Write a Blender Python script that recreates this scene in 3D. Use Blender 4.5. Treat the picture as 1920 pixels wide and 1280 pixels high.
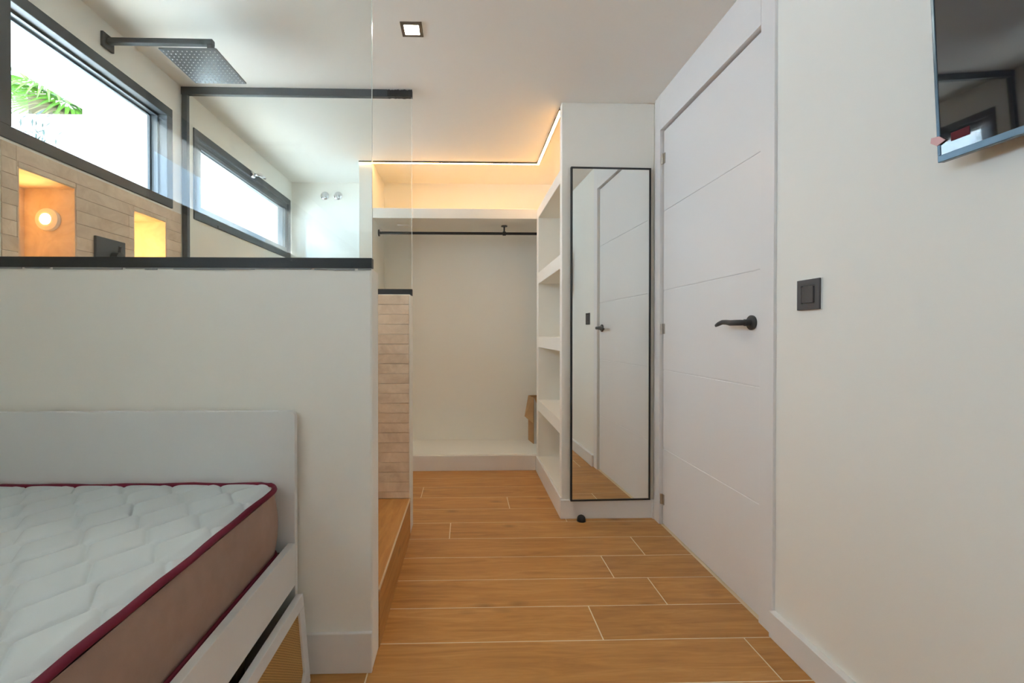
import bpy, bmesh, math, random
from mathutils import Vector, Matrix, Euler
random.seed(7)
C = bpy.context.scene
for o in list(bpy.data.objects): bpy.data.objects.remove(o)

# ------------------------------------------------------------------ camera
cd = bpy.data.cameras.new('camera'); cam = bpy.data.objects.new('camera', cd)
C.collection.objects.link(cam); C.camera = cam
cd.sensor_width = 36; cd.sensor_fit = 'HORIZONTAL'; cd.lens = 853.36/1920*36
cd.shift_x = (960-896.0)/1920; cd.shift_y = (631.6-640)/1920
cd.clip_start = .02
cam.location = (0, 0, .9968)
cam.rotation_euler = (math.pi/2-.0075, 0, -.0256)

# ------------------------------------------------------------------ light
C.view_settings.view_transform = 'Standard'; C.view_settings.look = 'None'
C.view_settings.gamma = 1; C.view_settings.use_curve_mapping = False
C.view_settings.exposure = 2.02
C.cycles.max_bounces = 16; C.cycles.diffuse_bounces = 12; C.cycles.glossy_bounces = 8; C.cycles.transparent_max_bounces = 24
SKY = 3.1
LED = 13.0
NICHE = 75.0
DOWN = 100.0
w = bpy.data.worlds.new('sky'); C.world = w; w.use_nodes = True
nt = w.node_tree; nt.nodes.clear()
bg = nt.nodes.new('ShaderNodeBackground'); wo = nt.nodes.new('ShaderNodeOutputWorld')
bg.inputs[0].default_value = (.60, .80, 1.0, 1); bg.inputs[1].default_value = SKY
nt.links.new(bg.outputs[0], wo.inputs[0])
sd = bpy.data.lights.new('sun', 'SUN'); sd.energy = 8.8; sd.angle = .01; sd.color = (1, .975, .95)
sun = bpy.data.objects.new('sun', sd); C.collection.objects.link(sun)
sun.rotation_euler = Vector((.56, -.50, -.72)).to_track_quat('-Z', 'Y').to_euler()
def portal(name, loc, rot, sx, sy):
    l = bpy.data.lights.new(name, 'AREA'); l.shape = 'RECTANGLE'; l.size = sx; l.size_y = sy
    l.cycles.is_portal = True
    o = bpy.data.objects.new(name, l); C.collection.objects.link(o); o.location = loc; o.rotation_euler = rot

# ------------------------------------------------------------------ dimensions
XL, XR, ZC = -1.4354, 1.019, 2.2391
YB, YF = -2.9, 3.79
H0, H1 = 1.349, 1.443          # front half wall
R0, R1 = 2.246, 2.372          # rear half wall
XE = -.277                     # ends of both half walls
TH = .425

# ------------------------------------------------------------------ helpers
def link(o, parent=None):
    C.collection.objects.link(o)
    if parent: o.parent = parent
    return o
def obj(name, bm, mat, parent=None, smooth=False, bevel=0, seg=2):
    me = bpy.data.meshes.new(name)
    bmesh.ops.recalc_face_normals(bm, faces=bm.faces)
    bm.to_mesh(me); bm.free()
    for m in (mat if isinstance(mat, (list, tuple)) else [mat]): me.materials.append(m)
    if smooth:
        for p in me.polygons: p.use_smooth = True
    o = bpy.data.objects.new(name, me); link(o, parent)
    if bevel:
        b = o.modifiers.new('bevel', 'BEVEL'); b.width = bevel; b.segments = seg; b.limit_method = 'ANGLE'
        b.angle_limit = .6
    return o
def tag(o, label, cat, group=None, kind=None):
    if label: o['label'] = label
    if cat: o['category'] = cat
    if group: o['group'] = group
    if kind: o['kind'] = kind
    return o
def thing(name, label, cat, loc=(0, 0, 0), group=None, kind=None):
    o = bpy.data.objects.new(name, None); link(o); o.location = loc; o.empty_display_size = .1
    if kind: o['kind'] = kind
    return tag(o, label, cat, group)
def struct(o, label=None, cat=None):
    o['kind'] = 'structure'; return tag(o, label, cat)
def bx(x0, x1, y0, y1, z0, z1, bm=None):
    bm = bm or bmesh.new()
    v = [bm.verts.new((x, y, z)) for x in (x0, x1) for y in (y0, y1) for z in (z0, z1)]
    for f in ((0,1,3,2),(4,6,7,5),(0,4,5,1),(2,3,7,6),(0,2,6,4),(1,5,7,3)): bm.faces.new([v[i] for i in f])
    return bm
def offs(o, parent):           # parts are modelled in world coordinates, the empties stand elsewhere
    return o
def cyl(p, q, r, n=20, bm=None, r2=None, caps=True):
    bm = bm or bmesh.new(); p, q = Vector(p), Vector(q); d = (q-p)
    m = d.to_track_quat('Z', 'Y').to_matrix(); r2 = r if r2 is None else r2
    a = [bm.verts.new(p+m@Vector((r*math.cos(t), r*math.sin(t), 0))) for t in [2*math.pi*i/n for i in range(n)]]
    b = [bm.verts.new(q+m@Vector((r2*math.cos(t), r2*math.sin(t), 0))) for t in [2*math.pi*i/n for i in range(n)]]
    for i in range(n): bm.faces.new((a[i], a[(i+1)%n], b[(i+1)%n], b[i]))
    if caps: bm.faces.new(a[::-1]); bm.faces.new(b)
    return bm
def tube(pts, rad, n=12, bm=None, sq=(1, 1), up=(0, 0, 1)):
    bm = bm or bmesh.new(); pts = [Vector(p) for p in pts]; rings = []
    for i, p in enumerate(pts):
        d = (pts[min(i+1, len(pts)-1)]-pts[max(i-1, 0)]).normalized()
        s = d.cross(Vector(up)).normalized(); u = s.cross(d).normalized()
        r = rad[i] if isinstance(rad, (list, tuple)) else rad
        rings.append([bm.verts.new(p+s*(r*sq[0]*math.cos(t))+u*(r*sq[1]*math.sin(t))) for t in [2*math.pi*k/n for k in range(n)]])
    for a, b in zip(rings, rings[1:]):
        for k in range(n): bm.faces.new((a[k], a[(k+1)%n], b[(k+1)%n], b[k]))
    bm.faces.new(rings[0][::-1]); bm.faces.new(rings[-1])
    return bm
def lathe(prof, n=24, M=None, bm=None):
    bm = bm or bmesh.new(); M = M or Matrix(); rings = []
    for r, z in prof:
        rings.append([bm.verts.new(M@Vector((r*math.cos(t), r*math.sin(t), z))) for t in [2*math.pi*k/n for k in range(n)]] if r > 1e-6 else [bm.verts.new(M@Vector((0, 0, z)))])
    for a, b in zip(rings, rings[1:]):
        for k in range(n):
            if len(a) == 1 and len(b) == 1: continue
            if len(a) == 1: bm.faces.new((a[0], b[(k+1)%n], b[k]))
            elif len(b) == 1: bm.faces.new((a[k], a[(k+1)%n], b[0]))
            else: bm.faces.new((a[k], a[(k+1)%n], b[(k+1)%n], b[k]))
    for r_ in (rings[0], rings[-1]):
        if len(r_) > 2: bm.faces.new(r_)
    return bm
def prism(poly, axis, a, b, bm=None):      # poly of 2D points, extruded along axis from a to b
    bm = bm or bmesh.new()
    def P(u, v, t): return {'x': (t, u, v), 'y': (u, t, v), 'z': (u, v, t)}[axis]
    lo = [bm.verts.new(P(u, v, a)) for u, v in poly]; hi = [bm.verts.new(P(u, v, b)) for u, v in poly]
    n = len(poly)
    for i in range(n): bm.faces.new((lo[i], lo[(i+1)%n], hi[(i+1)%n], hi[i]))
    bm.faces.new(lo[::-1]); bm.faces.new(hi)
    return bm
def holed(axis, d0, d1, u0, u1, v0, v1, holes):
    """slab between d0 and d1 on axis x or y, spanning u, z, with rectangular holes (ua,ub,va,vb)"""
    us = sorted({u0, u1, *[h for H in holes for h in H[:2]]}); vs = sorted({v0, v1, *[h for H in holes for h in H[2:]]})
    us = [u for u in us if u0 <= u <= u1]; vs = [v for v in vs if v0 <= v <= v1]
    bm = bmesh.new(); cache = {}
    def V(d, u, v):
        k = (d, u, v)
        if k not in cache: cache[k] = bm.verts.new((d, u, v) if axis == 'x' else (u, d, v))
        return cache[k]
    def solid(i, j):
        if not (0 <= i < len(us)-1 and 0 <= j < len(vs)-1): return False
        cu, cv = (us[i]+us[i+1])/2, (vs[j]+vs[j+1])/2
        return not any(H[0] < cu < H[1] and H[2] < cv < H[3] for H in holes)
    for i in range(len(us)-1):
        for j in range(len(vs)-1):
            if not solid(i, j): continue
            a, b, c, d = us[i], us[i+1], vs[j], vs[j+1]
            for D in (d0, d1): bm.faces.new((V(D, a, c), V(D, b, c), V(D, b, d), V(D, a, d)))
            if not solid(i-1, j): bm.faces.new((V(d0, a, c), V(d1, a, c), V(d1, a, d), V(d0, a, d)))
            if not solid(i+1, j): bm.faces.new((V(d0, b, c), V(d1, b, c), V(d1, b, d), V(d0, b, d)))
            if not solid(i, j-1): bm.faces.new((V(d0, a, c), V(d1, a, c), V(d1, b, c), V(d0, b, c)))
            if not solid(i, j+1): bm.faces.new((V(d0, a, d), V(d1, a, d), V(d1, b, d), V(d0, b, d)))
    return bm

# ------------------------------------------------------------------ materials
def lin(c): return tuple(((x/255)/12.92 if x/255 <= .04045 else ((x/255+.055)/1.055)**2.4) for x in c)
def mat(name, col, rough=.5, metal=0, bump=0, bscale=60, var=0, vscale=6, spec=.5, coat=0):
    m = bpy.data.materials.new(name); m.use_nodes = True; t = m.node_tree; b = t.nodes['Principled BSDF']
    b.inputs['Base Color'].default_value = (*col, 1); b.inputs['Roughness'].default_value = rough
    b.inputs['Metallic'].default_value = metal; b.inputs['Specular IOR Level'].default_value = spec
    b.inputs['Coat Weight'].default_value = coat
    tc = t.nodes.new('ShaderNodeTexCoord')
    if var:
        n = t.nodes.new('ShaderNodeTexNoise'); n.inputs['Scale'].default_value = vscale; n.inputs['Detail'].default_value = 5
        r = t.nodes.new('ShaderNodeMapRange'); r.inputs[1].default_value = .3; r.inputs[2].default_value = .7
        r.inputs[3].default_value = 1-var; r.inputs[4].default_value = 1+var
        h = t.nodes.new('ShaderNodeHueSaturation'); h.inputs['Color'].default_value = (*col, 1)
        t.links.new(tc.outputs['Object'], n.inputs['Vector']); t.links.new(n.outputs['Fac'], r.inputs[0])
        t.links.new(r.outputs[0], h.inputs['Value']); t.links.new(h.outputs[0], b.inputs['Base Color'])
    if bump:
        n2 = t.nodes.new('ShaderNodeTexNoise'); n2.inputs['Scale'].default_value = bscale; n2.inputs['Detail'].default_value = 4
        bp = t.nodes.new('ShaderNodeBump'); bp.inputs['Strength'].default_value = bump; bp.inputs['Distance'].default_value = .002
        t.links.new(tc.outputs['Object'], n2.inputs['Vector']); t.links.new(n2.outputs['Fac'], bp.inputs['Height'])
        t.links.new(bp.outputs[0], b.inputs['Normal'])
    return m
def emis(name, col, s):
    m = bpy.data.materials.new(name); m.use_nodes = True; b = m.node_tree.nodes['Principled BSDF']
    b.inputs['Base Color'].default_value = (.8, .8, .8, 1)
    b.inputs['Emission Color'].default_value = (*col, 1); b.inputs['Emission Strength'].default_value = s
    return m
def glass(name, tint, refl=1.0):
    m = bpy.data.materials.new(name); m.use_nodes = True; t = m.node_tree; t.nodes.clear()
    out = t.nodes.new('ShaderNodeOutputMaterial'); tr = t.nodes.new('ShaderNodeBsdfTransparent'); gl = t.nodes.new('ShaderNodeBsdfGlossy')
    mx = t.nodes.new('ShaderNodeMixShader'); lw = t.nodes.new('ShaderNodeLayerWeight')
    tr.inputs[0].default_value = (*tint, 1); gl.inputs['Roughness'].default_value = 0
    pw = t.nodes.new('ShaderNodeMath'); pw.operation = 'POWER'; pw.inputs[1].default_value = 5
    ma = t.nodes.new('ShaderNodeMath'); ma.operation = 'MULTIPLY_ADD'; ma.inputs[1].default_value = .96*refl; ma.inputs[2].default_value = .04*refl
    lw.inputs[0].default_value = .5
    t.links.new(lw.outputs['Facing'], pw.inputs[0]); t.links.new(pw.outputs[0], ma.inputs[0]); t.links.new(ma.outputs[0], mx.inputs[0])
    t.links.new(tr.outputs[0], mx.inputs[1]); t.links.new(gl.outputs[0], mx.inputs[2]); t.links.new(mx.outputs[0], out.inputs[0])
    return m
def woodmat(name, dark, mid, light, rough=.42, axis='X'):
    """porcelain plank: stretched grain, a few knots, every plank shifted by its own random value"""
    m = bpy.data.materials.new(name); m.use_nodes = True; t = m.node_tree; b = t.nodes['Principled BSDF']; L = t.links.new
    tc = t.nodes.new('ShaderNodeTexCoord'); oi = t.nodes.new('ShaderNodeObjectInfo')
    sh = t.nodes.new('ShaderNodeVectorMath'); sh.operation = 'SCALE'; sh.inputs[0].default_value = (37, 23, 11); L(oi.outputs['Random'], sh.inputs['Scale'])
    ad = t.nodes.new('ShaderNodeVectorMath'); L(tc.outputs['Object'], ad.inputs[0]); L(sh.outputs[0], ad.inputs[1])
    mp = t.nodes.new('ShaderNodeMapping'); L(ad.outputs[0], mp.inputs[0])
    mp.inputs['Scale'].default_value = (1.6, 15, 15) if axis == 'X' else (15, 1.6, 15)
    n1 = t.nodes.new('ShaderNodeTexNoise'); n1.inputs['Scale'].default_value = 1.6; n1.inputs['Detail'].default_value = 8; n1.inputs['Roughness'].default_value = .62; n1.inputs['Distortion'].default_value = 1.1
    L(mp.outputs[0], n1.inputs['Vector'])
    n2 = t.nodes.new('ShaderNodeTexNoise'); n2.inputs['Scale'].default_value = 9; n2.inputs['Detail'].default_value = 5; L(mp.outputs[0], n2.inputs['Vector'])
    mp3 = t.nodes.new('ShaderNodeMapping'); mp3.inputs['Scale'].default_value = (3.2, 7, 7) if axis == 'X' else (7, 3.2, 7); L(ad.outputs[0], mp3.inputs[0])
    vo = t.nodes.new('ShaderNodeTexVoronoi'); vo.inputs['Scale'].default_value = 1.0; L(mp3.outputs[0], vo.inputs['Vector'])
    kn = t.nodes.new('ShaderNodeMapRange'); kn.inputs[1].default_value = .02; kn.inputs[2].default_value = .16; kn.inputs[3].default_value = 1; kn.inputs[4].default_value = 0; L(vo.outputs['Distance'], kn.inputs[0])
    cr = t.nodes.new('ShaderNodeValToRGB'); e = cr.color_ramp.elements
    e[0].position = .28; e[0].color = (*dark, 1); e[1].position = .72; e[1].color = (*light, 1); k = e.new(.5); k.color = (*mid, 1)
    L(n1.outputs['Fac'], cr.inputs[0])
    r2 = t.nodes.new('ShaderNodeMapRange'); r2.inputs[3].default_value = .86; r2.inputs[4].default_value = 1.13; L(n2.outputs['Fac'], r2.inputs[0])
    r3 = t.nodes.new('ShaderNodeMapRange'); r3.inputs[3].default_value = .93; r3.inputs[4].default_value = 1.08; L(oi.outputs['Random'], r3.inputs[0])
    mu = t.nodes.new('ShaderNodeMath'); mu.operation = 'MULTIPLY'; L(r2.outputs[0], mu.inputs[0]); L(r3.outputs[0], mu.inputs[1])
    k2 = t.nodes.new('ShaderNodeMath'); k2.operation = 'MULTIPLY_ADD'; k2.inputs[1].default_value = -.38; k2.inputs[2].default_value = 1; L(kn.outputs[0], k2.inputs[0])
    mu2 = t.nodes.new('ShaderNodeMath'); mu2.operation = 'MULTIPLY'; L(mu.outputs[0], mu2.inputs[0]); L(k2.outputs[0], mu2.inputs[1])
    hs = t.nodes.new('ShaderNodeHueSaturation'); L(cr.outputs[0], hs.inputs['Color']); L(mu2.outputs[0], hs.inputs['Value']); L(hs.outputs[0], b.inputs['Base Color'])
    b.inputs['Roughness'].default_value = rough; b.inputs['Specular IOR Level'].default_value = .4
    bp = t.nodes.new('ShaderNodeBump'); bp.inputs['Strength'].default_value = .12; bp.inputs['Distance'].default_value = .001
    L(n2.outputs['Fac'], bp.inputs['Height']); L(bp.outputs[0], b.inputs['Normal'])
    return m
def stonemat(name, a, bcol):
    m = mat(name, a, .62, spec=.3); t = m.node_tree; b = t.nodes['Principled BSDF']; L = t.links.new
    tc = t.nodes.new('ShaderNodeTexCoord'); oi = t.nodes.new('ShaderNodeObjectInfo')
    sh = t.nodes.new('ShaderNodeVectorMath'); sh.operation = 'SCALE'; sh.inputs[0].default_value = (17, 29, 13); L(oi.outputs['Random'], sh.inputs['Scale'])
    ad = t.nodes.new('ShaderNodeVectorMath'); L(tc.outputs['Object'], ad.inputs[0]); L(sh.outputs[0], ad.inputs[1])
    n = t.nodes.new('ShaderNodeTexNoise'); n.inputs['Scale'].default_value = 9; n.inputs['Detail'].default_value = 9; n.inputs['Roughness'].default_value = .68; L(ad.outputs[0], n.inputs['Vector'])
    n.inputs['Distortion'].default_value = .8
    r = t.nodes.new('ShaderNodeValToRGB'); e = r.color_ramp.elements; e[0].position = .34; e[0].color = (*bcol, 1); e[1].position = .62; e[1].color = (*a, 1); L(n.outputs['Fac'], r.inputs[0])
    rr = t.nodes.new('ShaderNodeMapRange'); rr.inputs[3].default_value = .92; rr.inputs[4].default_value = 1.06; L(oi.outputs['Random'], rr.inputs[0])
    hs = t.nodes.new('ShaderNodeHueSaturation'); L(r.outputs[0], hs.inputs['Color']); L(rr.outputs[0], hs.inputs['Value']); L(hs.outputs[0], b.inputs['Base Color'])
    bp = t.nodes.new('ShaderNodeBump'); bp.inputs['Strength'].default_value = .3; bp.inputs['Distance'].default_value = .002; L(n.outputs['Fac'], bp.inputs['Height']); L(bp.outputs[0], b.inputs['Normal'])
    return m

M_PAINT = mat('wall_paint', (.86, .845, .79), .7, bump=.05, bscale=220, spec=.25)
M_CEIL = mat('ceiling_paint', (.87, .85, .80), .75, spec=.2)
M_GLOSSW = mat('white_lacquer', (.80, .79, .785), .32, spec=.4)
M_TRIM = mat('white_skirting', (.80, .79, .78), .38, spec=.4)
M_BEDW = mat('white_melamine', (.74, .745, .74), .42, spec=.35)
M_WOOD = woodmat('wood_effect_porcelain', (.37, .165, .043), (.50, .238, .066), (.60, .315, .105))
M_WOODY = woodmat('wood_effect_porcelain_lengthwise', (.37, .165, .043), (.50, .238, .066), (.60, .315, .105), axis='Y')
M_GROUT = mat('beige_grout', (.78, .66, .48), .8)
M_STONE = stonemat('beige_split_stone_tile', (.78, .645, .50), (.62, .485, .355))
M_TILEG = mat('pale_tile_grout', (.62, .55, .45), .85)
M_BLACK = mat('matt_black_metal', (.022, .024, .026), .42, spec=.45)
M_HANDLE = mat('graphite_metal', (.055, .055, .055), .45, spec=.45)
M_ANTHR = mat('anthracite_aluminium', (.050, .058, .064), .38, spec=.5)
M_CHROME = mat('chrome', (.75, .76, .78), .12, metal=1)
M_STEEL = mat('brushed_nickel', (.52, .48, .43), .35, metal=1)
M_ALU = mat('pale_aluminium', (.62, .66, .70), .35, metal=.6)
M_GLASS = glass('clear_glass', (.965, .985, .985), .8)
M_WGLASS = glass('window_glass', (.94, .965, .98), .8)
M_EDGE = mat('polished_glass_edge', (.86, .92, .90), .15, spec=.8)  # near-white base colour stands in for light caught by the polished edge
M_MIRROR = mat('mirror_silver', (.86, .87, .84), .005, metal=1)
M_LED = emis('led_diffuser', (1.0, .53, .18), LED)
M_DOWN = emis('downlight_diffuser', (1.0, .90, .74), DOWN)
M_NICHE = emis('niche_lamp_lens', (1.0, .57, .20), NICHE)
M_OPAL = mat('opal_plastic', (.82, .78, .70), .4)
M_QUILT = mat('quilted_white_fabric', (.62, .665, .68), .85, bump=.12, bscale=500, spec=.1)
M_BORDER = mat('taupe_mattress_fabric', (.37, .255, .205), .8, bump=.25, bscale=420, spec=.15, var=.05, vscale=30)
M_PIPE = mat('burgundy_piping', (.17, .012, .035), .6, spec=.25)
M_CARD = mat('brown_cardboard', (.46, .27, .12), .8, var=.06, vscale=12)
M_CARDW = mat('printed_white_cardboard', (.62, .60, .58), .7)
M_DARKW = mat('dark_stained_slats', (.09, .055, .035), .6, var=.2, vscale=20)
M_SWITCH = mat('graphite_plastic', (.075, .072, .075), .38)
M_WPLAS = mat('white_plastic', (.82, .82, .80), .4)
M_TVGLASS = mat('tv_screen_glass', (.012, .012, .016), .02, spec=1.0, coat=1.0)
M_TVCASE = mat('tv_black_plastic', (.03, .03, .034), .3)
M_TVEDGE = mat('tv_bluish_bezel', (.10, .15, .19), .25, metal=.5)
M_RED = mat('red_sticker', (.10, .003, .010), .5, spec=.2)
M_PINK = mat('pink_tab', (.75, .45, .45), .5)
M_RUBBER = mat('black_rubber', (.012, .012, .012), .55)
M_SEAL = mat('grey_silicone', (.30, .31, .31), .6)
M_TAPE = mat('black_tape', (.018, .019, .02), .5, bump=.6, bscale=70)
M_OUT = mat('white_render', (.84, .84, .83), .85, bump=.2, bscale=90)
M_LEAF = mat('palm_leaf', (.10, .22, .02), .5, var=.25, vscale=5)
M_LEAFD = mat('dry_palm_leaf', (.20, .15, .07), .7, var=.25, vscale=5)
M_BARK = mat('palm_bark', (.24, .16, .10), .9, bump=.8, bscale=20, var=.2)
M_SHRUB = mat('grey_green_leaf', (.055, .075, .06), .6, var=.15)
def rattanmat():
    m = mat('woven_rattan', (.50, .28, .075), .55); t = m.node_tree; b = t.nodes['Principled BSDF']; L = t.links.new
    tc = t.nodes.new('ShaderNodeTexCoord'); mp = t.nodes.new('ShaderNodeMapping'); L(tc.outputs['Object'], mp.inputs[0])
    mp.inputs['Rotation'].default_value = (math.radians(38), 0, 0)
    w1 = t.nodes.new('ShaderNodeTexWave'); w1.bands_direction = 'Y'; w1.inputs['Scale'].default_value = 60; w1.inputs['Distortion'].default_value = .6
    w2 = t.nodes.new('ShaderNodeTexWave'); w2.bands_direction = 'Z'; w2.inputs['Scale'].default_value = 60; w2.inputs['Distortion'].default_value = .6
    L(mp.outputs[0], w1.inputs[0]); L(mp.outputs[0], w2.inputs[0])
    mx = t.nodes.new('ShaderNodeMath'); mx.operation = 'MAXIMUM'; L(w1.outputs['Fac'], mx.inputs[0]); L(w2.outputs['Fac'], mx.inputs[1])
    cr = t.nodes.new('ShaderNodeValToRGB'); e = cr.color_ramp.elements; e[0].position = .25; e[0].color = (.30, .15, .035, 1); e[1].position = .85; e[1].color = (.58, .34, .10, 1)
    L(mx.outputs[0], cr.inputs[0]); L(cr.outputs[0], b.inputs['Base Color'])
    bp = t.nodes.new('ShaderNodeBump'); bp.inputs['Strength'].default_value = .8; bp.inputs['Distance'].default_value = .002; L(mx.outputs[0], bp.inputs['Height']); L(bp.outputs[0], b.inputs['Normal'])
    return m
M_RATTAN = rattanmat()

# ================================================================== ROOM SHELL
WIN1 = (1.432, 2.264, 1.605, 2.086)
WIN2 = (2.437, 3.755, 1.600, 2.082)
WIN3 = (-1.55, .62, 1.605, 2.086)
NI1 = (1.495, 1.711, 1.10, 1.5305)
NI2 = (2.002, 2.214, 1.10, 1.5305)
wl = struct(obj('wall_left', holed('x', XL-TH, XL, YB, YF, 0, ZC, [WIN1, WIN2, WIN3, NI1, NI2]), M_PAINT), 'cream plastered outer wall with the strip windows and lit niches', 'wall')
DO = (1.525, 2.362, -.001, 2.235)
wr = struct(obj('wall_right', holed('x', XR, XR+.12, YB, YF, 0, ZC, [DO]), M_PAINT), 'long white wall on the right holding the door and the light switch', 'wall')
struct(obj('wall_back', bx(XL-TH, XR+.12, YF, YF+.12, 0, ZC), M_PAINT), 'far cream wall behind the clothes rail and bathroom', 'wall')
struct(obj('wall_front', bx(XL-TH, XR+.12, YB-.12, YB, 0, ZC), M_PAINT), 'plain wall behind the viewpoint', 'wall')
struct(obj('ceiling', bx(XL-TH, XR+.12, YB-.12, YF+.12, ZC, ZC+.15), M_CEIL), 'flat off-white painted ceiling', 'ceiling')
fl = struct(obj('floor', bx(XL-TH, XR+.12, YB-.12, YF+.12, -.12, -.0008), M_GROUT), 'floor of wood-effect planks with pale grout lines', 'floor')
# planks
PW, PL, PY = .1863, 1.2, 1.4635
joints = {-1: .91, 0: .447, 1: .741, 2: .604, 3: .806, 4: -.082, 5: .535, 6: .248, 7: -.276, 8: .75, 9: .70, 10: .72}
G = .0021
for k in range(-23, 13):
    y0 = PY+k*PW; y1 = y0+PW
    y0 = max(y0, YB); y1 = min(y1, YF)
    if y1-y0 < .02: continue
    j = joints.get(k, random.uniform(-.6, .6)); x = j-3*PL
    while x < XR:
        a, b = max(x, XL), min(x+PL, XR); x += PL
        if b-a < .02: continue
        obj('plank', bx(a+G, b-G, y0+G, y1-G, -.009, 0), M_WOOD, fl, bevel=.0006, seg=1)
# half walls
hw = struct(obj('wall_half_front', bx(XL, XE, H0, H1, 0, 1.190), M_PAINT, bevel=.006), 'low white half wall behind the headboard', 'wall')
hr = struct(obj('wall_half_rear', bx(XL, XE, R0+.008, R1, 0, 1.190), M_PAINT, bevel=.004), 'low half wall clad with beige stone strips, at the far end of the shower', 'wall')
ROW = .0485
def tiles_rear():
    z = 1.188; r = 0
    while z > .187:
        z0 = max(z-ROW, .186); x = XE-.002-(.25 if r % 2 else .55)*1 ; edges = [XE-.004]
        while x > XL: edges.append(x); x -= .6
        edges.append(XL)
        for b, a in zip(edges, edges[1:]):
            d = random.uniform(0, .0025)
            obj('tile', bx(a+.0006, b-.0006, R0-d*.6, R0+.008, z0+.0008, z-.0006), M_STONE, hr, bevel=.0008, seg=1)
        z = z0; r += 1
tiles_rear()
# stone strips on the left wall, cut round the niches
def tiles_left():
    z = 1.596; r = 0
    while z > .19:
        z0 = max(z-ROW, .186); y = H1 + (.047 if r % 4 < 2 else .53); edges = [H1]
        while y < R0-.03: edges.append(y); y += 1.2
        edges.append(R1-.04 if z0 > 1.19 else R0)
        lint = []
        for a, b in zip(edges, edges[1:]):
            spans = [(a, b)]
            for n in (NI1, NI2):
                if z0 < n[3]-.004 and z > n[2]+.004:
                    ns = []
                    if z > n[3]+.004: lint.append((n[0], n[1], max(z0, n[3]), z))
                    for p, q in spans:
                        if n[0] > p: ns.append((p, min(q, n[0])))
                        if n[1] < q: ns.append((max(p, n[1]), q))
                        if not (n[0] > p or n[1] < q): pass
                    spans = [(p, q) for p, q in ns if q-p > .003]
            for p, q in spans:
                d = random.uniform(0, .0012)
                obj('tile', bx(XL-.002, XL+.004+d, p+.0005, q-.0005, z0+.0007, z-.0005), M_STONE, wl, bevel=.0007, seg=1)
        for p, q, c, d in sorted(set(lint)):
            obj('tile', bx(XL-.002, XL+.0045, p+.0005, q-.0005, c+.0003, d-.0005), M_STONE, wl, bevel=.0007, seg=1)
        z = z0; r += 1
tiles_left()
for n in (NI1, NI2):     # niche lining: back, far jamb, near jamb, top, sill
    t = .004; xb = -1.613
    bm = bx(xb-.02, xb, n[0]-.01, n[1]+.01, n[2]-.01, n[3]+.01)
    bx(xb, XL+.003, n[1]-t, n[1], n[2], n[3], bm); bx(xb, XL+.003, n[0], n[0]+t, n[2], n[3], bm)
    bx(xb, XL+.003, n[0]+t, n[1]-t, n[3]-t, n[3], bm); bx(xb, XL+.003, n[0]+t, n[1]-t, n[2], n[2]+t, bm)
    obj('niche_lining', bm, M_STONE, wl)
# partition between bathroom and closet
struct(obj('wall_partition', bx(-.773, -.677, 3.31, YF, 0, ZC), M_PAINT, bevel=.003), 'narrow white partition between the bathroom and the clothes rail', 'wall')
# skirting
struct(obj('baseboard_right', bx(.996, XR, YB, 1.468, 0, .085), M_TRIM, bevel=.002), 'white skirting along the right wall below the light switch', 'skirting')
struct(obj('baseboard_half_wall', bx(XL, XE-.0, H0-.013, H0, 0, .117), M_TRIM, bevel=.002), 'white skirting at the foot of the half wall', 'skirting')
struct(obj('baseboard_pier', bx(.507, XR, 2.428, 2.4405, 0, .1005), M_TRIM, bevel=.002), 'white skirting under the tall mirror', 'skirting')
struct(obj('baseboard_right_corner', bx(1.003, XR, 2.415, 2.428, 0, .085), M_TRIM, bevel=.001), 'short white skirting piece between door casing and mirror', 'skirting')
# raised shower floor
pf = thing('shower_platform', 'raised wood-effect shower step between the two half walls', 'step', (-.85, 1.84, 0), kind='structure')
def P(o, root):                # parent keeping world coordinates
    o.parent = root; o.matrix_parent_inverse = Matrix.Translation(-Vector(root.location)); return o
def part(name, bm, m, root, label=None, sub=None, **kw):
    o = obj(name, bm, m, None, **kw)
    if sub is not None: o.parent = sub
    else: P(o, root)
    if label: o['label'] = label
    return o
part('platform_core', bx(XL, -.284, H1, R0, 0, .176), M_GROUT, pf)
x = -.2755
i = 0
while x > XL+.02:
    a = max(x-PW, XL); part('plank', bx(a+G, x-G, H1+.001, R0-.001, .174, .185), M_WOODY, pf, bevel=.0008, seg=1); x = a
part('riser_plank', bx(-.2845, -.2755, H1+.001, R0+.0, .001, .1815), M_WOODY, pf, bevel=.0006, seg=1)
part('nosing_trim', bx(-.2805, -.2735, H1+.001, R0, .180, .1862), mat('beige_step_trim', (.58, .44, .28), .5), pf, bevel=.001)

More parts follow.
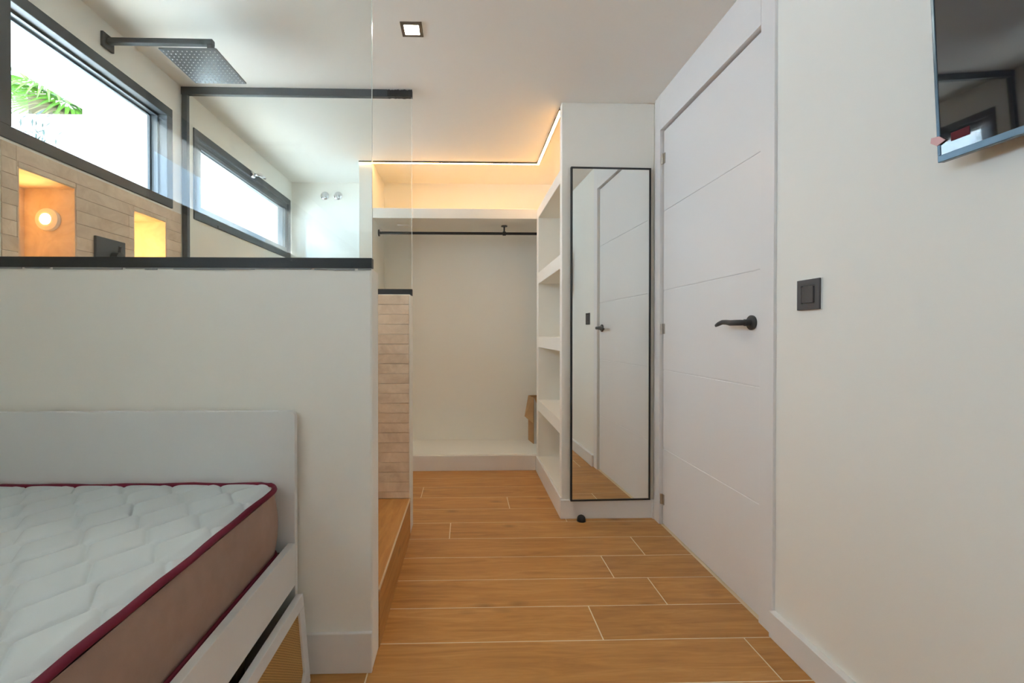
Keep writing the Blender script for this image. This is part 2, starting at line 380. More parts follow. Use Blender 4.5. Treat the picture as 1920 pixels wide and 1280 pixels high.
# ------------------------------------------------------------------ windows in the left wall
def window(n, W, label, sash):
    y0, y1, z0, z1 = W
    r = thing('window_%d' % n, label, 'window', (XL, (y0+y1)/2, z0), kind='structure')
    e = .001
    def ring(a, b, c, d, fw, x0, x1):
        bm = bx(x0, x1, a, b, d-fw, d); bx(x0, x1, a, b, c, c+fw, bm)
        bx(x0, x1, a, a+fw, c+fw, d-fw, bm); bx(x0, x1, b-fw, b, c+fw, d-fw, bm); return bm
    fw = .042
    part('frame', ring(y0+e, y1-e, z0+e, z1-e, fw, XL-.085, XL+.006), M_ANTHR, r, bevel=.002)
    a, b, c, d = y0+fw, y1-fw, z0+fw, z1-fw
    if sash:
        part('sash', ring(a+.002, b-.002, c+.002, d-.002, .040, XL-.060, XL-.006), M_ANTHR, r, bevel=.002)
        a, b, c, d = a+.042, b-.042, c+.042, d-.042
        part('glazing_bead', ring(a, b, c, d, .006, XL-.030, XL-.022), M_ANTHR, r)
        gx = XL-.034
    else:
        part('glazing_bead', ring(a, b, c, d, .010, XL-.046, XL-.034), M_ANTHR, r)
        part('outer_bead', ring(a, b, c, d, .010, XL-.082, XL-.070), M_ANTHR, r)
        gx = XL-.055
    part('pane', bx(gx-.003, gx+.003, a-.004, b+.004, c-.004, d+.004), M_WGLASS, r)
    portal('window_portal', (XL-.12, (y0+y1)/2, (z0+z1)/2), (0, math.radians(-90), 0), z1-z0-.08, y1-y0-.08)
    return r
w1 = window(1, WIN1, 'long dark-framed strip window above the lit niches', False)
w2 = window(2, WIN2, 'farther dark-framed strip window with a chrome handle on top', True)
w3 = window(3, WIN3, 'dark-framed strip window beside the bed', False)
HY = 3.08
part('window_handle', lathe([(0, 0), (.020, 0), (.022, .004), (.022, .016), (.014, .022), (0, .023)], 20, Matrix.Translation((XL+.006, HY, 2.055))@Matrix.Rotation(math.radians(90), 4, 'Y')), M_CHROME, w2, 'chrome handle', smooth=False)
hnd = part('handle_lever', tube([(XL+.026, HY, 2.055), (XL+.046, HY, 2.056), (XL+.058, HY+.012, 2.057), (XL+.062, HY+.045, 2.057), (XL+.062, HY+.075, 2.057)], [.013, .013, .013, .012, .009], 12, sq=(1, .8)), M_CHROME, w2, 'chrome lever', smooth=True)
part('hinge_block', bx(XL-.002, XL+.010, 2.66, 2.76, 1.601, 1.618), M_ANTHR, w2, bevel=.002)
# ------------------------------------------------------------------ door, casing
XD, XT = 1.026, 1.009
dr = thing('door_1', 'white flush door with horizontal grooves and a black lever handle', 'door', (XD, 1.95, 0), kind='structure')
dy0, dy1, dz0, dz1 = 1.548, 2.344, .006, 2.046
part('door_core', bx(XD+.003, XD+.042, dy0, dy1, dz0, dz1), M_GLOSSW, dr)
gz = [dz0, .4005, .809, 1.2195, 1.630, dz1]
for a, b in zip(gz, gz[1:]):
    part('panel', bx(XD, XD+.0035, dy0, dy1, a+(.0022 if a > .1 else 0), b-(.0022 if b < 2 else 0)), M_GLOSSW, dr, bevel=.0012, seg=1)
for z in (1.903, 1.022, .135):
    h = part('hinge', cyl((XD-.006, 2.347, z-.026), (XD-.006, 2.347, z+.026), .0075, 14), M_STEEL, dr, 'small nickel hinge')
    bx(0,0,0,0,0,0).free()
    o = obj('hinge_leaf', bx(XD-.004, XD-.0005, 2.325, 2.345, z-.026, z+.026), M_STEEL, None); o.parent = h
hz, hy = 1.036, 1.606
hd = part('handle_rose', lathe([(0, 0), (.026, 0), (.0265, .002), (.0265, .007), (.024, .0095), (.012, .010), (.012, .03), (0, .03)], 32, Matrix.Translation((XD, hy, hz))@Matrix.Rotation(math.radians(-90), 4, 'Y')), M_HANDLE, dr, 'matt black rose')
pts = [(XD-.024, hy-.004, hz), (XD-.046, hy+.002, hz), (XD-.052, hy+.018, hz), (XD-.052, hy+.05, hz), (XD-.051, hy+.075, hz+.003), (XD-.050, hy+.105, hz+.004), (XD-.048, hy+.135, hz-.002), (XD-.047, hy+.156, hz-.008)]
o = obj('handle_lever', tube(pts, [.010, .0105, .0105, .0105, .0095, .009, .0085, .006], 14, sq=(.75, 1)), M_HANDLE, None, smooth=True); o.parent = hd; o['label'] = 'wavy matt black lever'
cs = thing('trim_1', 'white door casing running up to the ceiling', 'casing', (XT, 1.95, 0), kind='structure')
part('casing_board', bx(XT, XT+.05, 1.470, 1.540, 0, ZC), M_GLOSSW, cs, bevel=.001)
part('casing_board', bx(XT, XT+.05, 2.352, 2.415, 0, ZC), M_GLOSSW, cs, bevel=.001)
part('header_board', bx(XT, XT+.05, 1.5415, 2.3515, 2.054, 2.140), M_GLOSSW, cs, bevel=.0008)
part('header_filler', bx(XT+.0006, XT+.05, 1.540, 2.352, 2.140, ZC), M_GLOSSW, cs)
part('door_stop', bx(XD+.043, XD+.060, 1.540, 2.352, 0, 2.054), M_GLOSSW, cs)
part('door_lining', bx(XD+.06, XD+.09, 1.530, 2.36, 0, 2.23), M_GLOSSW, cs)

# ================================================================== BUILT-IN SHELVES, BENCH, RAIL
XS = .514
su = thing('shelf_unit', 'white plastered open shelves built in beside the tall mirror', 'shelf', (.77, 2.85, 0))
part('side_panel', bx(XS, XR-.002, 2.441, 2.489, 0, ZC-.001), M_PAINT, su, bevel=.003)
part('side_panel', bx(XS, XR-.002, 3.238, 3.309, .117, 1.822), M_PAINT, su, bevel=.003)
part('plinth', bx(XS+.004, XR-.002, 2.489, 3.309, 0, .117), M_PAINT, su, bevel=.002)
for a, b, y1 in ((1.822, 1.893, 3.309), (1.352, 1.431, 3.238), (.900, .976, 3.238), (.447, .523, 3.238)):
    part('shelf', bx(XS, XR-.002, 2.489, y1, a, b), M_PAINT, su, bevel=.003)
cb = thing('bench', 'low white plastered bench under the clothes rail', 'bench', (.15, 3.55, 0))
part('bench_body', bx(-.676, XR-.002, 3.3130, YF-.001, 0, .117), M_PAINT, cb, bevel=.002)
struct(obj('baseboard_bench', bx(-.676, XS-.009, 3.301, 3.3125, 0, .110), M_TRIM, bevel=.002), 'white skirting along the front of the low bench', 'skirting')
struct(obj('baseboard_shelves', bx(XS-.008, XS+.0035, 2.4410, 3.301, 0, .110), M_TRIM, bevel=.002), 'white skirting along the foot of the open shelves', 'skirting')
cf = thing('closet_shelf', 'long white plastered shelf above the clothes rail', 'shelf', (.15, 3.55, 1.84))
part('shelf_board', bx(-.676, XR-.002, 3.312, YF-.001, 1.832, 1.905), M_PAINT, cf, bevel=.003)
rl = thing('clothes_rail', 'black metal clothes rail under the long shelf', 'rail', (.1, 3.53, 1.77))
part('rod', cyl((-.674, 3.53, 1.772), (XR-.004, 3.53, 1.772), .0105, 20), M_BLACK, rl, smooth=False)
part('end_flange', cyl((-.6755, 3.53, 1.772), (-.667, 3.53, 1.772), .026, 24), M_BLACK, rl)
br = part('hanging_bracket', cyl((.295, 3.53, 1.783), (.295, 3.53, 1.831), .006, 14), M_BLACK, rl)
for nm, bm in (('bracket_flange', cyl((.295, 3.53, 1.8255), (.295, 3.53, 1.8315), .024, 24)), ('bracket_ring', cyl((.283, 3.53, 1.772), (.307, 3.53, 1.772), .016, 20))):
    o = obj(nm, bm, M_BLACK, None); o.parent = br
sn = tag(obj('ceiling_plate', bx(-.53, -.44, 3.50, 3.53, 1.822, 1.8318), M_WPLAS, bevel=.002), 'small white plastic plate under the long closet shelf near the rail end', 'plate')
pc = tag(obj('plastic_clip', lathe([(0, 0), (.012, 0), (.014, .006), (.008, .012), (.010, .022), (.005, .030), (0, .031)], 12, Matrix.Translation((.545, 2.515, .9765))), M_WPLAS), 'tiny white plastic clip left on the open shelf at door-handle height', 'clip')
# led line
ls = thing('led_strip', 'glowing warm LED strip line bent along the ceiling above the closet', 'light strip', (.5, 3.3, ZC-.02))
part('profile', bx(-.772, .5335, 3.301, 3.321, ZC-.0105, ZC-.001), M_BLACK, ls)
part('profile', bx(.5135, .5335, 2.491, 3.301, ZC-.0105, ZC-.001), M_BLACK, ls)
part('diffuser', bx(-.770, .532, 3.3035, 3.3185, ZC-.0125, ZC-.0106), M_LED, ls, 'glowing warm white diffuser')
part('diffuser', bx(.516, .531, 2.505, 3.3035, ZC-.0125, ZC-.0106), M_LED, ls, 'glowing warm white diffuser')
part('end_cap', bx(.5135, .5335, 2.490, 2.504, ZC-.016, ZC-.001), mat('brown_end_cap', (.10, .05, .03), .5), ls, 'brown end cap')

# cardboard box behind the shelf panel
kb = thing('cardboard_box', 'open brown cardboard box standing on the low bench behind the shelf panel', 'box', (.62, 3.66, .1175))
kA = Vector((.536, 3.612, .1176)); k1 = Vector((-.017, .108, 0)).normalized(); k2 = Vector((k1.y, -k1.x, 0)); KD, KW, KH, KT = .145, .22, .368, .004
def slab3(o, u, v, w, bm=None):          # box from a corner and three edge vectors
    bm = bm or bmesh.new(); o = Vector(o)
    q = [bm.verts.new(o+u*i+v*j+w*k) for i in (0, 1) for j in (0, 1) for k in (0, 1)]
    for f in ((0,1,3,2),(4,6,7,5),(0,4,5,1),(2,3,7,6),(0,2,6,4),(1,5,7,3)): bm.faces.new([q[i] for i in f])
    return bm
zu = Vector((0, 0, 1))
part('box_wall', slab3(kA, k1*KD, k2*KT, zu*KH), M_CARD, kb)
part('box_wall', slab3(kA+k2*(KW-KT), k1*KD, k2*KT, zu*KH), M_CARD, kb)
part('box_wall', slab3(kA+k2*KT, k2*(KW-2*KT), k1*KT, zu*KH), M_CARDW, kb, 'pale printed side')
part('box_wall', slab3(kA+k2*KT+k1*(KD-KT), k2*(KW-2*KT), k1*KT, zu*KH), M_CARD, kb)
part('box_bottom', slab3(kA+k2*KT+k1*KT, k2*(KW-2*KT), k1*(KD-2*KT), zu*KT), M_CARD, kb)
def flap(name, quad):
    bm = bmesh.new(); q = [Vector(p) for p in quad]; n = (q[1]-q[0]).cross(q[3]-q[0]).normalized()*.0035
    lo = [bm.verts.new(p) for p in q]; hi = [bm.verts.new(p+n) for p in q]
    for i in range(4): bm.faces.new((lo[i], lo[(i+1) % 4], hi[(i+1) % 4], hi[i]))
    bm.faces.new(lo[::-1]); bm.faces.new(hi); return part(name, bm, M_CARD, kb)
zt = zu*KH
flap('flap', (kA+k1*KD+zt, kA+zt, (.523, 3.56, .292), (.463, 3.60, .341)))
flap('flap', (kA+k2*KW+zt, kA+k2*KW+k1*KD+zt, kA+k2*(KW+.05)+k1*KD+zt+zu*.09, kA+k2*(KW+.05)+zt+zu*.09))
flap('flap', (kA+zt+k2*.006, kA+k2*KW+zt, kA+k2*(KW-.01)-k1*.05+zt-zu*.10, kA+k2*.04-k1*.05+zt-zu*.10))

# ------------------------------------------------------------------ tall mirror
mr = thing('mirror', 'tall narrow black-framed mirror leaning on the skirting beside the door', 'mirror', (.774, 2.4222, .1012))
mw, mh, mf = .434, 1.782, .008
def mp(name, bm, m): return obj(name, bm, m, mr)
mp('mirror_glass', bx(-mw/2+mf-.001, mw/2-mf+.001, -.004, -.001, mf-.001, mh-mf+.001), M_MIRROR)
mp('backing', bx(-mw/2+mf, mw/2-mf, .0, .008, mf, mh-mf), M_BLACK)
bm = bx(-mw/2, mw/2, -.008, .011, 0, mf); bx(-mw/2, mw/2, -.008, .011, mh-mf, mh, bm); bx(-mw/2, -mw/2+mf, -.008, .011, mf, mh-mf, bm); bx(mw/2-mf, mw/2, -.008, .011, mf, mh-mf, bm)
mp('frame', bm, M_BLACK)
mr.rotation_euler = (0, 0, math.radians(1.7))

# ================================================================== SHOWER
fs = thing('shower_screen', 'big clear glass screen standing on the front half wall', 'glass screen', (-.85, 1.357, 1.19))
part('glass_pane', bx(XL+.001, -.2785, 1.353, 1.361, 1.2175, ZC-.001), M_GLASS, fs)
part('glass_edge', bx(-.2785, -.2775, 1.353, 1.361, 1.2175, ZC-.001), M_EDGE, fs, 'polished edge, caught light put into its pale colour')
part('bottom_channel', bx(XL+.001, -.2775, 1.344, 1.3485, 1.1885, 1.2185, bx(XL+.001, -.2775, 1.3485, 1.372, 1.1905, 1.2185)), M_BLACK, fs, 'black channel')
bm = bmesh.new(); random.seed(3)
xx = XL+.01
while xx < XE-.02:
    l = random.uniform(.02, .11); bx(xx, min(xx+l, XE-.002), 1.3455, 1.349, 1.1885-random.uniform(.003, .0065), 1.1886, bm); xx += l+random.choice((0, 0, .01))
part('silicone_bead', bm, M_SEAL, fs, 'ragged grey silicone bead')
rs = thing('shower_screen', 'second clear glass screen with black top rail on the stone-clad half wall', 'glass screen', (-.85, 2.345, 1.19))
part('glass_pane', bx(XL+.03, -.2785, 2.341, 2.349, 1.222, 2.205), M_GLASS, rs)
part('glass_edge', bx(-.2785, -.2775, 2.341, 2.349, 1.222, 2.205), M_EDGE, rs, 'polished edge, caught light put into its pale colour')
part('bottom_channel', bx(XL+.004, -.276, 2.330, 2.360, 1.1905, 1.224), M_BLACK, rs, 'black channel', bevel=.001)
part('top_rail', bx(XL+.001, -.40, 2.334, 2.356, 2.201, ZC-.001), M_ANTHR, rs, 'dark grey rail', bevel=.001)
bm = bmesh.new(); n = 16
prof = []
for i in range(n+1):
    xq = -.40+i*(.125/n); prof.append((xq, random.uniform(-.002, .0025), random.uniform(-.002, .002)))
v = []
for xq, a, b in prof:
    v.append([bm.verts.new(p) for p in ((xq, 2.333+b*.5, 2.203+b), (xq, 2.357, 2.203+b), (xq, 2.357, ZC-.001), (xq, 2.333+b, ZC-.004+a))])
for p, q in zip(v, v[1:]):
    for k in range(4): bm.faces.new((p[k], p[(k+1) % 4], q[(k+1) % 4], q[k]))
bm.faces.new(v[0]); bm.faces.new(v[-1][::-1])
part('tape_end', bm, M_TAPE, rs, 'torn black tape on the rail end')
part('wall_post', bx(XL+.0055, XL+.031, 2.334, 2.356, 1.2245, 2.201), M_ANTHR, rs, 'dark grey post', bevel=.001)

sh = thing('rain_shower', 'square black rain shower head on a wall arm under the ceiling', 'shower head', (XL, 1.86, 2.157))
part('wall_plate', bx(XL+.0003, XL+.012, 1.831, 1.889, 2.128, 2.186), M_ANTHR, sh, bevel=.002)
part('arm', bx(XL+.012, -1.012, 1.849, 1.871, 2.150, 2.172), M_ANTHR, sh, bevel=.003)
part('drop_tube', bx(-1.034, -1.012, 1.849, 1.871, 2.078, 2.150), M_ANTHR, sh, bevel=.003)
hp = part('spray_plate', bx(-1.153, -.938, 1.742, 1.978, 2.062, 2.069), mat('satin_dark_steel', (.20, .22, .24), .28, metal=.85), sh, 'square satin metal plate', bevel=.002)
part('neck', lathe([(0, 0), (.03, 0), (.022, .009), (.014, .011), (0, .011)], 20, Matrix.Translation((-1.023, 1.86, 2.069))), M_ANTHR, sh)
bm = bmesh.new()
for i in range(12):
    for j in range(13):
        xq, yq = -1.153+.215*(i+.7)/12.4, 1.742+.236*(j+.7)/13.4
        cyl((xq, yq, 2.0605), (xq, yq, 2.0622), .0024, 8, bm, .0028)
nz = obj('nozzles', bm, mat('pale_silicone_nozzle', (.70, .72, .74), .4), None); nz.parent = hp; nz['kind'] = 'stuff'

mx = thing('shower_mixer', 'dark grey square shower mixer plate with a lever between the niches', 'tap', (XL+.0055, 1.86, 1.3))
part('cover_plate', bx(XL+.0055, XL+.016, 1.787, 1.937, 1.222, 1.374), M_ANTHR, mx, bevel=.002)
part('knob', cyl((XL+.016, 1.875, 1.300), (XL+.045, 1.875, 1.300), .024, 24), M_ANTHR, mx, bevel=.002)
part('lever', cyl((XL+.036, 1.876, 1.318), (XL+.050, 1.862, 1.346), .0055, 12), M_ANTHR, mx)
# niche lamps
def lamp(y, s, z, label):
    M = Matrix.Translation((-1.524, y, z))@Matrix.Rotation(math.radians(90)*s, 4, 'X')
    r = thing('niche_lamp', label, 'lamp', (-1.524, y, z), 'small round lamps inside the niches')
    part('housing', lathe([(0, 0), (.042, 0), (.0425, .004), (.040, .012), (.025, .0165), (.020, .0165), (.019, .013), (0, .013)], 32, M), M_OPAL, r)
    part('lens', lathe([(0, .0132), (.0185, .0132), (.018, .0155), (.011, .0180), (0, .0188)], 24, M), M_NICHE, r, 'glowing lens')
lamp(NI1[1]-.0042, 1, 1.412, 'small round glowing lamp on the side of the nearer orange-lit niche')
lamp(NI2[0]+.0042, -1, 1.40, 'small round lamp hidden inside the farther yellow-lit niche')
# ceiling downlight
def down(x, y, label):
    r = thing('downlight', label, 'ceiling light', (x, y, ZC))
    s = .043; i = .029
    bm = bx(x-s, x+s, y-s, y-i, ZC-.006, ZC-.0005); bx(x-s, x+s, y+i, y+s, ZC-.006, ZC-.0005, bm); bx(x-s, x-i, y-i, y+i, ZC-.006, ZC-.0005, bm); bx(x+i, x+s, y-i, y+i, ZC-.006, ZC-.0005, bm)
    part('bezel', bm, mat('bronze_bezel', (.16, .13, .10), .4, metal=.4), r, 'dark bezel')
    part('diffuser', bx(x-i, x+i, y-i, y+i, ZC-.004, ZC-.0005), M_DOWN, r, 'glowing diffuser')
down(-.221, 1.871, 'small square recessed downlight in the ceiling between shower and door')
# chrome valves on the bathroom wall
for x, lb in ((-1.163, 'left'), (-1.055, 'right')):
    r = thing('valve', 'small round chrome stop valve high on the far bathroom wall, %s one of the pair' % lb, 'valve', (x, YF, 2.131), 'pair of chrome stop valves')
    M = Matrix.Translation((x, YF-.0003, 2.131))@Matrix.Rotation(math.radians(90), 4, 'X')
    part('flange', lathe([(0, 0), (.034, 0), (.033, .006), (.022, .014), (.014, .016), (0, .016)], 28, M), M_CHROME, r, smooth=False)
    part('stem', lathe([(0, .016), (.013, .016), (.013, .040), (.010, .046), (0, .046)], 20, M), M_CHROME, r)
    part('lever', tube([(x, YF-.042, 2.131), (x+.006, YF-.046, 2.112), (x+.008, YF-.05, 2.093)], [.008, .007, .005], 10, sq=(1, .6)), M_CHROME, r)

# ================================================================== RIGHT WALL: SWITCH, TV, DOOR STOP
sw = thing('light_switch', 'dark grey square rocker light switch on the wall right of the door', 'switch', (XR, 1.322, 1.112))
part('mounting_plate', bx(XR-.003, XR-.0002, 1.276, 1.368, 1.066, 1.158), M_WPLAS, sw, 'thin white back plate', bevel=.001)
part('switch_frame', holed('x', XR-.0095, XR-.003, 1.278, 1.366, 1.067, 1.157, [(1.296, 1.348, 1.086, 1.138)]), M_SWITCH, sw, bevel=.0015)
part('rocker', prism([(XR-.0135, 1.2975), (XR-.0100, 1.3465), (XR-.003, 1.3465), (XR-.003, 1.2975)], 'z', 1.0875, 1.1365), M_SWITCH, sw, bevel=.001)

tv = thing('television', 'black flat television on the right wall tilted slightly downward', 'television', (.985, .55, 1.56))
TW, TH_, TD = .60, .36, .018
def tp(name, bm, m, label=None, **k):
    o = obj(name, bm, m, tv, **k)
    if label: o['label'] = label
    return o
# local frame: x = depth (screen faces -x), y along wall, z up; centre of the screen at origin
tp('back_cover', bx(.002, TD, -TW/2+.004, TW/2-.004, -TH_/2+.004, TH_/2-.004), M_TVCASE, bevel=.004)
tp('rear_bulge', bx(TD-.001, TD+.012, -.06, TW/2-.06, -TH_/2+.10, TH_/2-.05), M_TVCASE, bevel=.008)
b_ = .006
bm = bx(-.004, .010, -TW/2, TW/2, -TH_/2, -TH_/2+.014); bx(-.004, .010, -TW/2, TW/2, TH_/2-b_, TH_/2, bm)
bx(-.004, .010, -TW/2, -TW/2+b_, -TH_/2+.014, TH_/2-b_, bm); bx(-.004, .010, TW/2-b_, TW/2, -TH_/2+.014, TH_/2-b_, bm)
tp('bezel', bm, M_TVEDGE, 'bluish grey bezel', bevel=.001)
tp('screen', bx(-.0025, .002, -TW/2+b_, TW/2-b_, -TH_/2+.014, TH_/2-b_), M_TVGLASS, 'glossy dark screen')
bm = bmesh.new()
for i in range(32): bx(.011, .016, -TW/2+.03+i*.0165, -TW/2+.039+i*.0165, -TH_/2+.0025, -TH_/2+.0045, bm)
o = tp('bottom_vents', bm, M_RUBBER); o['kind'] = 'stuff'
tp('red_sticker', bx(-.0036, -.0026, TW/2-.058, TW/2-.026, -TH_/2+.034, -TH_/2+.050), M_RED, 'dark red sticker')
tp('pink_tab', prism([(TW/2-.018, -TH_/2+.040), (TW/2-.002, -TH_/2+.034), (TW/2+.010, -TH_/2+.044), (TW/2+.008, -TH_/2+.054), (TW/2-.006, -TH_/2+.052)], 'x', -.0065, -.0042), M_PINK, 'pale pink tab')
tilt = math.radians(-3.3)
Mt = Matrix.Rotation(math.radians(2.4), 4, 'Z')@Matrix.Rotation(tilt, 4, 'Y')
tv.rotation_euler = Mt.to_euler()
corner = Mt@Vector((-.004, TW/2, -TH_/2))
tv.location = Vector((.966, .911, 1.346))-corner
tp('wall_arm', cyl((TD+.011, .05, .03), (TD+.050, .05, .03), .022, 16), M_TVCASE)

ds = thing('door_stop', 'black rubber half-dome door stop on the floor below the mirror', 'door stop', (.612, 2.400, 0))
obj('rubber_dome', lathe([(0, 0), (.0225, 0), (.0225, .010), (.0205, .020), (.0150, .0275), (.008, .031), (0, .032)], 28, Matrix.Translation((0, 0, .0002))), M_RUBBER, ds, smooth=True)
obj('metal_base', cyl((0, 0, .0001), (0, 0, .0018), .0235, 28), M_BLACK, ds)

# ================================================================== BED
bd_ = thing('bed', 'white single bed frame with a plain headboard against the half wall', 'bed', (-.96, .35, 0))
BY = H0-.0145
r_ = .018; pts = [(-1.43, .002), (-.491, .002), (-.491, .775-r_)]
pts += [(-.491-r_+r_*math.cos(a), .775-r_+r_*math.sin(a)) for a in [math.pi/2*i/6 for i in range(1, 7)]] + [(-1.43, .775)]
part('headboard', prism(pts, 'y', BY-.020, BY), M_BEDW, bd_, bevel=.0015)
HB = BY-.020
part('side_rail', bx(-.511, -.491, -.62, HB, .275, .396), M_BEDW, bd_, bevel=.0012)
part('side_rail', bx(-1.43, -1.41, -.62, HB, .275, .396), M_BEDW, bd_, bevel=.0012)
part('footboard', bx(-1.43, -.491, -.642, -.622, .002, .42), M_BEDW, bd_, bevel=.0015)
for i in range(12):
    y = -.55+i*.16; part('slat', bx(-1.409, -.512, y, min(y+.09, HB-.01), .357, .376), M_DARKW, bd_)
part('support_ledge', bx(-1.409, -.512, -.62, HB, .330, .356), M_DARKW, bd_)
for y in (1.02, -.3): part('leg', bx(-.56, -.512, y, y+.04, .001, .330), M_DARKW, bd_)
part('leg', bx(-1.43, -1.39, .4, .44, .001, .275), M_DARKW, bd_)

mt = thing('mattress', 'quilted white mattress with burgundy piping and taupe sides', 'mattress', (-.975, .34, .3765))
X0, X1, Y0, Y1, Z0, Z1 = -1.402, -.5235, -.612, HB-.006, .378, .567
R = .058
def outline(inset, n=8):
    p = []; x0, x1, y0, y1 = X0+inset, X1-inset, Y0+inset, Y1-inset; r = R-inset*.6
    for cx, cy, a0 in ((x1-r, y0+r, -90), (x1-r, y1-r, 0), (x0+r, y1-r, 90), (x0+r, y0+r, 180)):
        cor = [(cx+r*math.cos(math.radians(a0+90*i/n)), cy+r*math.sin(math.radians(a0+90*i/n))) for i in range(n+1)]
        p += cor
    return p
def refine(p, step=.06):
    out = []
    for i in range(len(p)):
        a, b = Vector((*p[i], 0)), Vector((*p[(i+1) % len(p)], 0)); k = max(1, int((b-a).length/step))
        for j in range(k): q = a.lerp(b, j/k); out.append((q.x, q.y))
    return out
def bulge(q): return 0
bm = bmesh.new(); rings = []
base = refine(outline(0))
cxm, cym = (X0+X1)/2, (Y0+Y1)/2
def wob(i, a): return a*math.sin(i*1.7)+a*.6*math.sin(i*.73+1)
for t in range(11):
    u = t/10; z = Z0+.006+(Z1-Z0-.018)*u; b = .010*math.sin(math.pi*u)-.004
    ring = []
    for i, (x, y) in enumerate(base):
        nx = 1 if x > X1-R*.6 else -1 if x < X0+R*.6 else 0; ny = 1 if y > Y1-R*.6 else -1 if y < Y0+R*.6 else 0
        ny = 0 if ny > 0 else ny
        ring.append(bm.verts.new((x+nx*b*(1 if x > 0 or nx > 0 else 0), y+ny*b, z)))
    rings.append(ring)
for a, b in zip(rings, rings[1:]):
    for k in range(len(a)): bm.faces.new((a[k], a[(k+1) % len(a)], b[(k+1) % len(a)], b[k]))
bm.faces.new(rings[0][::-1])
part('side_border', bm, M_BORDER, mt, 'taupe fabric side', smooth=True)
def piping(zc, inset, rad, amp):
    p = refine(outline(inset), .045); pts3 = [Vector((x, y, zc+wob(i, amp))) for i, (x, y) in enumerate(p)]
    bm = bmesh.new(); n = len(pts3); rr = []
    for i, q in enumerate(pts3):
        d = (pts3[(i+1) % n]-pts3[i-1]).normalized(); s = d.cross(Vector((0, 0, 1))).normalized(); u = s.cross(d)
        rr.append([bm.verts.new(q+s*rad*math.cos(t)+u*rad*math.sin(t)) for t in [2*math.pi*k/10 for k in range(10)]])
    for i in range(n):
        a, b = rr[i], rr[(i+1) % n]
        for k in range(10): bm.faces.new((a[k], a[(k+1) % 10], b[(k+1) % 10], b[k]))
    return bm
part('piping', piping(Z1-.0005, .003, .0075, .0012), M_PIPE, mt, 'burgundy piping', smooth=True)
part('piping', piping(Z0+.006, .002, .0062, .0008), M_PIPE, mt, 'burgundy piping', smooth=True)
def quilt(x, y):
    sp, per, am = .0668, .1465, .0235
    best = 1e9
    k0 = round((x+.6025)/sp)
    for k in (k0-1, k0, k0+1):
        ph = (y-.785)/per + (.5 if k % 2 else 0)
        tri = 4*abs(ph-math.floor(ph+.5))-1          # -1 at ph=0 .. +1 at .5
        best = min(best, abs(x-(-.6025+k*sp+am*tri))*.84)
    e = min(x-X0, X1-x, y-Y0, Y1-y)
    edge = min(1, max(0, e/.03))
    puff = .55*(1-math.exp(-best/.0028))+.45*(1-math.exp(-(best/.010)**1.5))
    return .0120*puff*(.35+.65*edge) - .004*(1-edge) 
bm = bmesh.new(); nx, ny = 280, 600; grid = []
inn = .006
for i in range(nx+1):
    row = []
    for j in range(ny+1):
        x = X0+inn+(X1-X0-2*inn)*i/nx; y = Y0+inn+(Y1-Y0-2*inn)*j/ny
        # round the plan corners
        for cx, cy, sx, sy in ((X1-R, Y1-R, 1, 1), (X1-R, Y0+R, 1, -1), (X0+R, Y1-R, -1, 1), (X0+R, Y0+R, -1, -1)):
            if (x-cx)*sx > 0 and (y-cy)*sy > 0:
                dx, dy = (x-cx), (y-cy); m_ = max(abs(dx), abs(dy)); L = math.hypot(dx, dy)
                if L > 0: x, y = cx+dx*m_/L, cy+dy*m_/L
        row.append(bm.verts.new((x, y, Z1-.001+quilt(x, y))))
    grid.append(row)
for i in range(nx):
    for j in range(ny): bm.faces.new((grid[i][j], grid[i+1][j], grid[i+1][j+1], grid[i][j+1]))
part('quilted_top', bm, M_QUILT, mt, 'white zigzag quilted top', smooth=True)

dw = thing('underbed_drawer', 'white framed rattan drawer front leaning against the bed base', 'drawer', (-.4545, .55, .131))
DL, DH = 1.5, .252
yE = 1.305-.55
fw = .034
def dp(name, bm, m, label=None, **k):
    o = obj(name, bm, m, dw, **k)
    if label: o['label'] = label
    return o
bm = bx(-.020, 0, yE-DL, yE, DH/2-fw, DH/2); bx(-.020, 0, yE-DL, yE, -DH/2, -DH/2+.03, bm); bx(-.020, 0, yE-fw, yE, -DH/2+.03, DH/2-fw, bm); bx(-.020, 0, yE-DL, yE-DL+fw, -DH/2+.03, DH/2-fw, bm)
prism([(yE-fw, -DH/2+.03), (yE-fw-.02, -DH/2+.03), (yE-fw, -DH/2+.05)], 'x', -.020, 0, bm)
dp('frame', bm, M_BEDW, bevel=.0015)
dp('rattan_panel', bx(-.014, -.006, yE-DL+fw-.003, yE-fw+.003, -DH/2+.027, DH/2-fw+.003), M_RATTAN, 'golden woven rattan')
dw.rotation_euler = (0, math.radians(-4.8), 0)

# ================================================================== OUTSIDE
struct(obj('ground', bx(-16, XL-TH-.002, -18, 16, 1.30, 1.42), mat('pale_paving', (.82, .83, .84), .9)), 'pale paved terrace outside', 'ground')
tag(obj('garden_wall', bx(-9, -1.90, 4.3, 4.5, 1.421, 1+.468*4.3), M_OUT), 'white garden wall below the palm', 'garden wall')
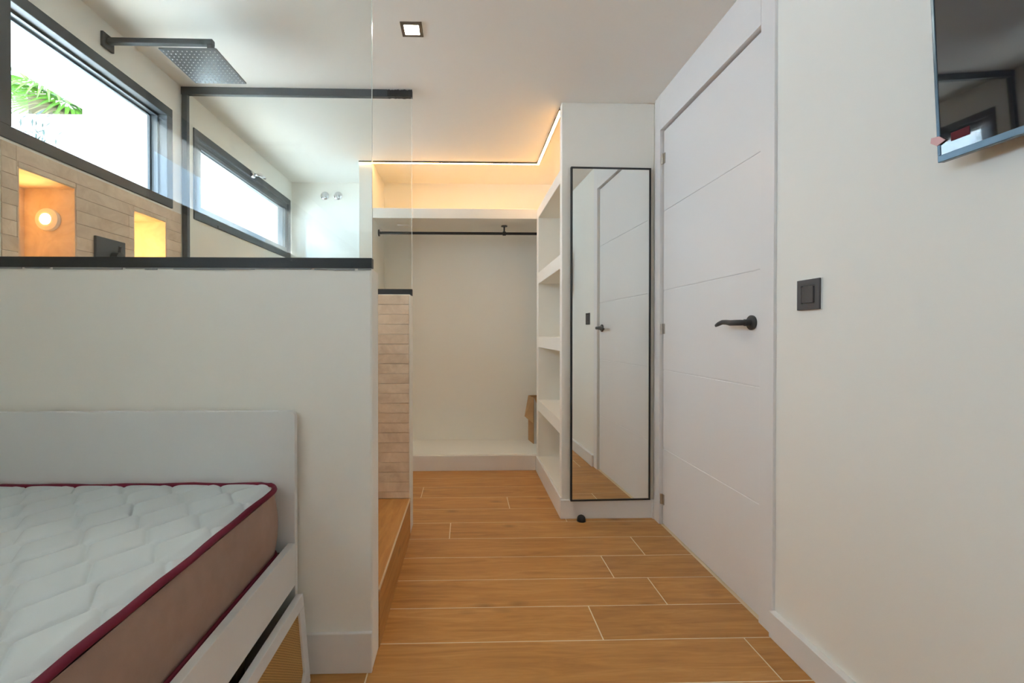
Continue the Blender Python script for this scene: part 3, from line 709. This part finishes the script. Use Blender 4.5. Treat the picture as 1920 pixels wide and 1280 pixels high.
# fan palm
pm = thing('palm_tree', 'bright green fan palm rising behind the garden wall', 'palm', (-5.6, 6.2, 1.421))
part('trunk', tube([(-5.6, 6.2, 1.421), (-5.58, 6.22, 2.6), (-5.65, 6.2, 4.2)], [.16, .13, .12], 14), M_BARK, pm, smooth=True)
def fan(c, aim, up, size, m, n=28):
    c = Vector(c); a = Vector(aim).normalized(); s = a.cross(Vector(up)).normalized(); nn = s.cross(a).normalized()
    bm = bmesh.new()
    for i in range(n):
        th = math.radians(-115+230*i/(n-1)); d = a*math.cos(th)+s*math.sin(th)
        L = size*(1-.22*abs(i/(n-1)-.5)*2); sd = (a*-math.sin(th)+s*math.cos(th))
        prev = None
        for k in range(5):
            u = k/4; wv = .021*size/.55*(.25+1.5*u if u < .5 else 1.0-.95*(u-.5)*2+.02)
            q = c+d*(L*u)+nn*(.06*size*math.sin(u*2)-.28*size*u**2.6)
            e = [bm.verts.new(q-sd*wv), bm.verts.new(q+nn*wv*.5), bm.verts.new(q+sd*wv)]
            if prev:
                for z in range(2): bm.faces.new((prev[z], prev[z+1], e[z+1], e[z]))
            prev = e
    return bm
top = Vector((-5.65, 6.2, 4.2))
random.seed(11)
for i in range(24):
    az = 2*math.pi*i/24*1.618*2; el = random.uniform(-.55, .7)
    d = Vector((math.cos(az)*math.cos(el), math.sin(az)*math.cos(el), math.sin(el)))
    end = top+d*random.uniform(.45, .75)
    m = M_LEAFD if el < -.52 else M_LEAF
    st = part('frond_stalk', tube([top+d*.05, top+d*.35+Vector((0, 0, .05)), end], [.018, .013, .009], 6), M_LEAF, pm)
    o = obj('frond', fan(end, d+Vector((0, 0, -.2)), (0, 0, 1) if abs(el) < 1.2 else (1, 0, 0), random.uniform(.55, .75), m), m, None); o.parent = st
# grey-green shrub in front of the wall
sb = thing('shrub', 'pale grey-green narrow-leaved shrub in front of the garden wall', 'shrub', (-3.75, 4.0, 1.421))
for i in range(7):
    bx_ = Vector((-3.82+.045*i, 4.02+random.uniform(-.04, .04), 1.421)); tp_ = bx_+Vector((random.uniform(-.12, .12), random.uniform(-.05, .05), random.uniform(1.27, 1.46)))
    st = part('stem', tube([bx_, bx_.lerp(tp_, .5)+Vector((.02, 0, 0)), tp_], [.006, .005, .002], 6), M_SHRUB, sb)
    bm = bmesh.new()
    for k in range(22):
        u = .6+.4*k/21; q = bx_.lerp(tp_, u); az = k*2.4; d = Vector((math.cos(az), math.sin(az), random.uniform(.4, 1.1))).normalized(); L = random.uniform(.06, .11)
        s = d.cross(Vector((0, 0, 1))).normalized()*.008; nrm = Vector((0, 0, .002))
        a, b, c, e = q, q+d*L*.5+s, q+d*L, q+d*L*.5-s
        vs = [bm.verts.new(p) for p in (a, b, c, e)]; bm.faces.new(vs)
    o = obj('leaves', bm, M_SHRUB, None); o.parent = st
